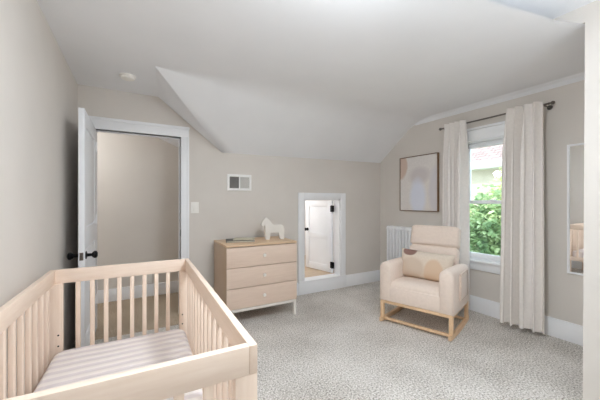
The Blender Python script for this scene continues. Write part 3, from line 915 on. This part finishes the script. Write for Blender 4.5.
for yy in (-3.2, 3.6):
    f_ = MB().b2((-0.04, yy - 0.55, 2.9), (0.02, yy + 0.55, 4.3), 0.01).build('window', M['fascia'], nb)
    MB().b2((-0.05, yy - 0.46, 3.0), (-0.03, yy + 0.46, 4.2)).build('pane', M['vdark'], f_)

def tree(cx, cy, zc, rx, rz, nleaf, mat, label, size, seed):
    rng = random.Random(seed)
    e = empty('leafy_tree', (cx, cy, -2.9), 0, label, 'tree', 'trees beyond the window')
    m = MB()
    zc += 2.9
    m.tube([(0, 0, 0), (0.05, 0.03, zc * 0.5), (0, 0, zc)], [0.09, 0.07, 0.03], 8)
    lobes = []
    for k in range(26):
        th, ph = rng.uniform(0, 2 * pi), math.acos(rng.uniform(-1, 1)); q = rng.uniform(0.4, 0.95)
        L = Vector((rx * q * sin(ph) * cos(th), rx * q * sin(ph) * sin(th), zc + rz * q * cos(ph)))
        lobes.append(L)
        m.tube([(0, 0, max(0.6, L.z - 0.8)), L * 0.5 + Vector((0, 0, zc * 0.5 - 0.1)), L], [0.025, 0.015, 0.006], 6)
    m.build('trunk', M['bark'], e)
    lv = MB(); bm = lv.bm
    for k in range(nleaf):
        c = rng.choice(lobes); d = Vector((rng.gauss(0, 1), rng.gauss(0, 1), rng.gauss(0, 1))).normalized() * (rng.random() ** 0.4) * 0.36
        p = c + d
        q = Matrix.Rotation(rng.uniform(0, 2 * pi), 3, 'Z') @ Matrix.Rotation(rng.uniform(-1.0, 0.7), 3, 'Y') @ Matrix.Rotation(rng.uniform(-0.7, 0.7), 3, 'X')
        s_ = size * rng.uniform(0.6, 1.3)
        pts = [(-0.5, 0, 0), (-0.15, 0.26, 0.05), (0.2, 0.2, 0.04), (0.55, 0, -0.06), (0.2, -0.2, 0.04), (-0.15, -0.26, 0.05)]
        vs = [bm.verts.new(p + q @ (Vector(t) * s_)) for t in pts]
        bm.faces.new((vs[0], vs[1], vs[2], vs[3])); bm.faces.new((vs[0], vs[3], vs[4], vs[5]))
    lv.build('foliage', mat, e)
tree(5.8, 3.05, 0.55, 0.36, 0.75, 3600, M['leaf2'], 'mid green leafy tree filling the lower window pane outside', 0.12, 11)
tree(7.3, 4.72, 1.05, 0.36, 0.55, 3000, M['leaf1'], 'yellow-green tree left of the neighbouring wall in the upper window pane', 0.11, 12)
tree(7.3, 3.22, 1.35, 0.36, 0.70, 3200, M['leaf1'], 'yellow-green sunlit tree at the right of the upper window pane', 0.11, 13)
tree(4.3, 2.45, -0.35, 0.32, 0.60, 2600, M['leaf3'], 'deep green shrub nearest the window low in the bottom pane', 0.11, 14)

# ------------------------------------------------------------------ added fill lights, world, sun
la = empty('ceiling_lamp', (1.0, 0.70, HU), 0, 'opal glass flush ceiling lamp above the near end of the room', 'lamp')  # fixture added out of view to brighten the room
MB().lathe([(0, 0), (0.19, 0), (0.19, -0.02), (0, -0.02)], (0, 0, 0)).build('base', M['white'], la)
MB().lathe([(0, -0.02), (0.17, -0.02), (0.165, -0.05), (0.12, -0.085), (0.06, -0.098), (0, -0.10)], (0, 0, 0)).build('lamp_shade', M['lampglow'], la)

def light(name, kind, energy, loc, rot=(0, 0, 0), color=(1, 1, 1), **kw):
    l = bpy.data.lights.new(name, kind); l.energy = energy; l.color = color
    for k, v_ in kw.items(): setattr(l, k, v_)
    o = bpy.data.objects.new(name, l); COL.objects.link(o); o.location = loc; o.rotation_euler = rot
    return o
SKY, SUN, FILL, EXPO = 3.4, 4.0, 15.0, 0.57
LX, LY = 1.0, 0.70
light('lamp_bulb', 'AREA', FILL, (LX, LY, 2.307), color=(0.85, 0.93, 1.0), shape='DISK', size=0.34)  # main fill under the added dome, shining down
light('globe_bulb', 'POINT', 15.0, (0.72, 0.70, 2.0), color=(0.85, 0.93, 1.0), shadow_soft_size=0.10)  # unseen point fill added to even out walls and ceiling, no fixture
light('uplighter', 'AREA', 9.5, (1.7, -0.3, 1.75), (pi, 0, 0), color=(0.86, 0.93, 1.0), shape='DISK', size=0.25)  # added upward fill that brightens the raised ceiling, no fixture
light('hall_bulb', 'POINT', 7.0, (-0.9, 3.9, 1.9), color=(0.95, 0.98, 1.0), shadow_soft_size=0.1)  # extra light placed out of view to brighten the hall
light('crawlspace_bulb', 'POINT', 6.0, (1.85, 4.3, 1.4), color=(0.97, 0.99, 1.0), shadow_soft_size=0.1)  # unseen light added to brighten the crawlspace interior
light('sun', 'SUN', SUN, (-5, 0, 8), (0, radians(-48), radians(-12)), (1, 0.96, 0.9), angle=radians(1.0))
p1 = light('sky_portal_right', 'AREA', 1, (XR + 0.20, (WY0 + WY1) / 2, (WZ0 + WZ1) / 2), (0, radians(90), 0), shape='RECTANGLE', size=WZ1 - WZ0, size_y=WY1 - WY0)
p1.data.cycles.is_portal = True
p2 = light('sky_portal_near', 'AREA', 1, ((NX0 + NX1) / 2, YN - 0.16, (NZ0 + NZ1) / 2), (radians(90), 0, 0), shape='RECTANGLE', size=NX1 - NX0, size_y=NZ1 - NZ0)
p2.data.cycles.is_portal = True

wd = bpy.data.worlds.new('sky'); scene.world = wd; wd.use_nodes = True
bg = wd.node_tree.nodes['Background']
bg.inputs['Color'].default_value = (0.66, 0.83, 1.0, 1); bg.inputs['Strength'].default_value = SKY

# ------------------------------------------------------------------ camera
cam = bpy.data.cameras.new('camera'); co = bpy.data.objects.new('camera', cam); COL.objects.link(co)
co.location = (0, 0, 1.22); co.rotation_euler = (pi / 2, 0, -0.5126)
cam.sensor_width = 36; cam.lens = 294.34 / 600 * 36; cam.shift_y = 1.6 / 600
cam.clip_start = 0.02
scene.camera = co
scene.view_settings.view_transform = 'Standard'
scene.view_settings.look = 'None'
scene.view_settings.gamma = 1
scene.view_settings.use_curve_mapping = False
scene.view_settings.exposure = EXPO
scene.cycles.use_denoising = True
scene.cycles.max_bounces = 12
scene.cycles.diffuse_bounces = 8
scene.cycles.transparent_max_bounces = 12
scene.cycles.sample_clamp_indirect = 8
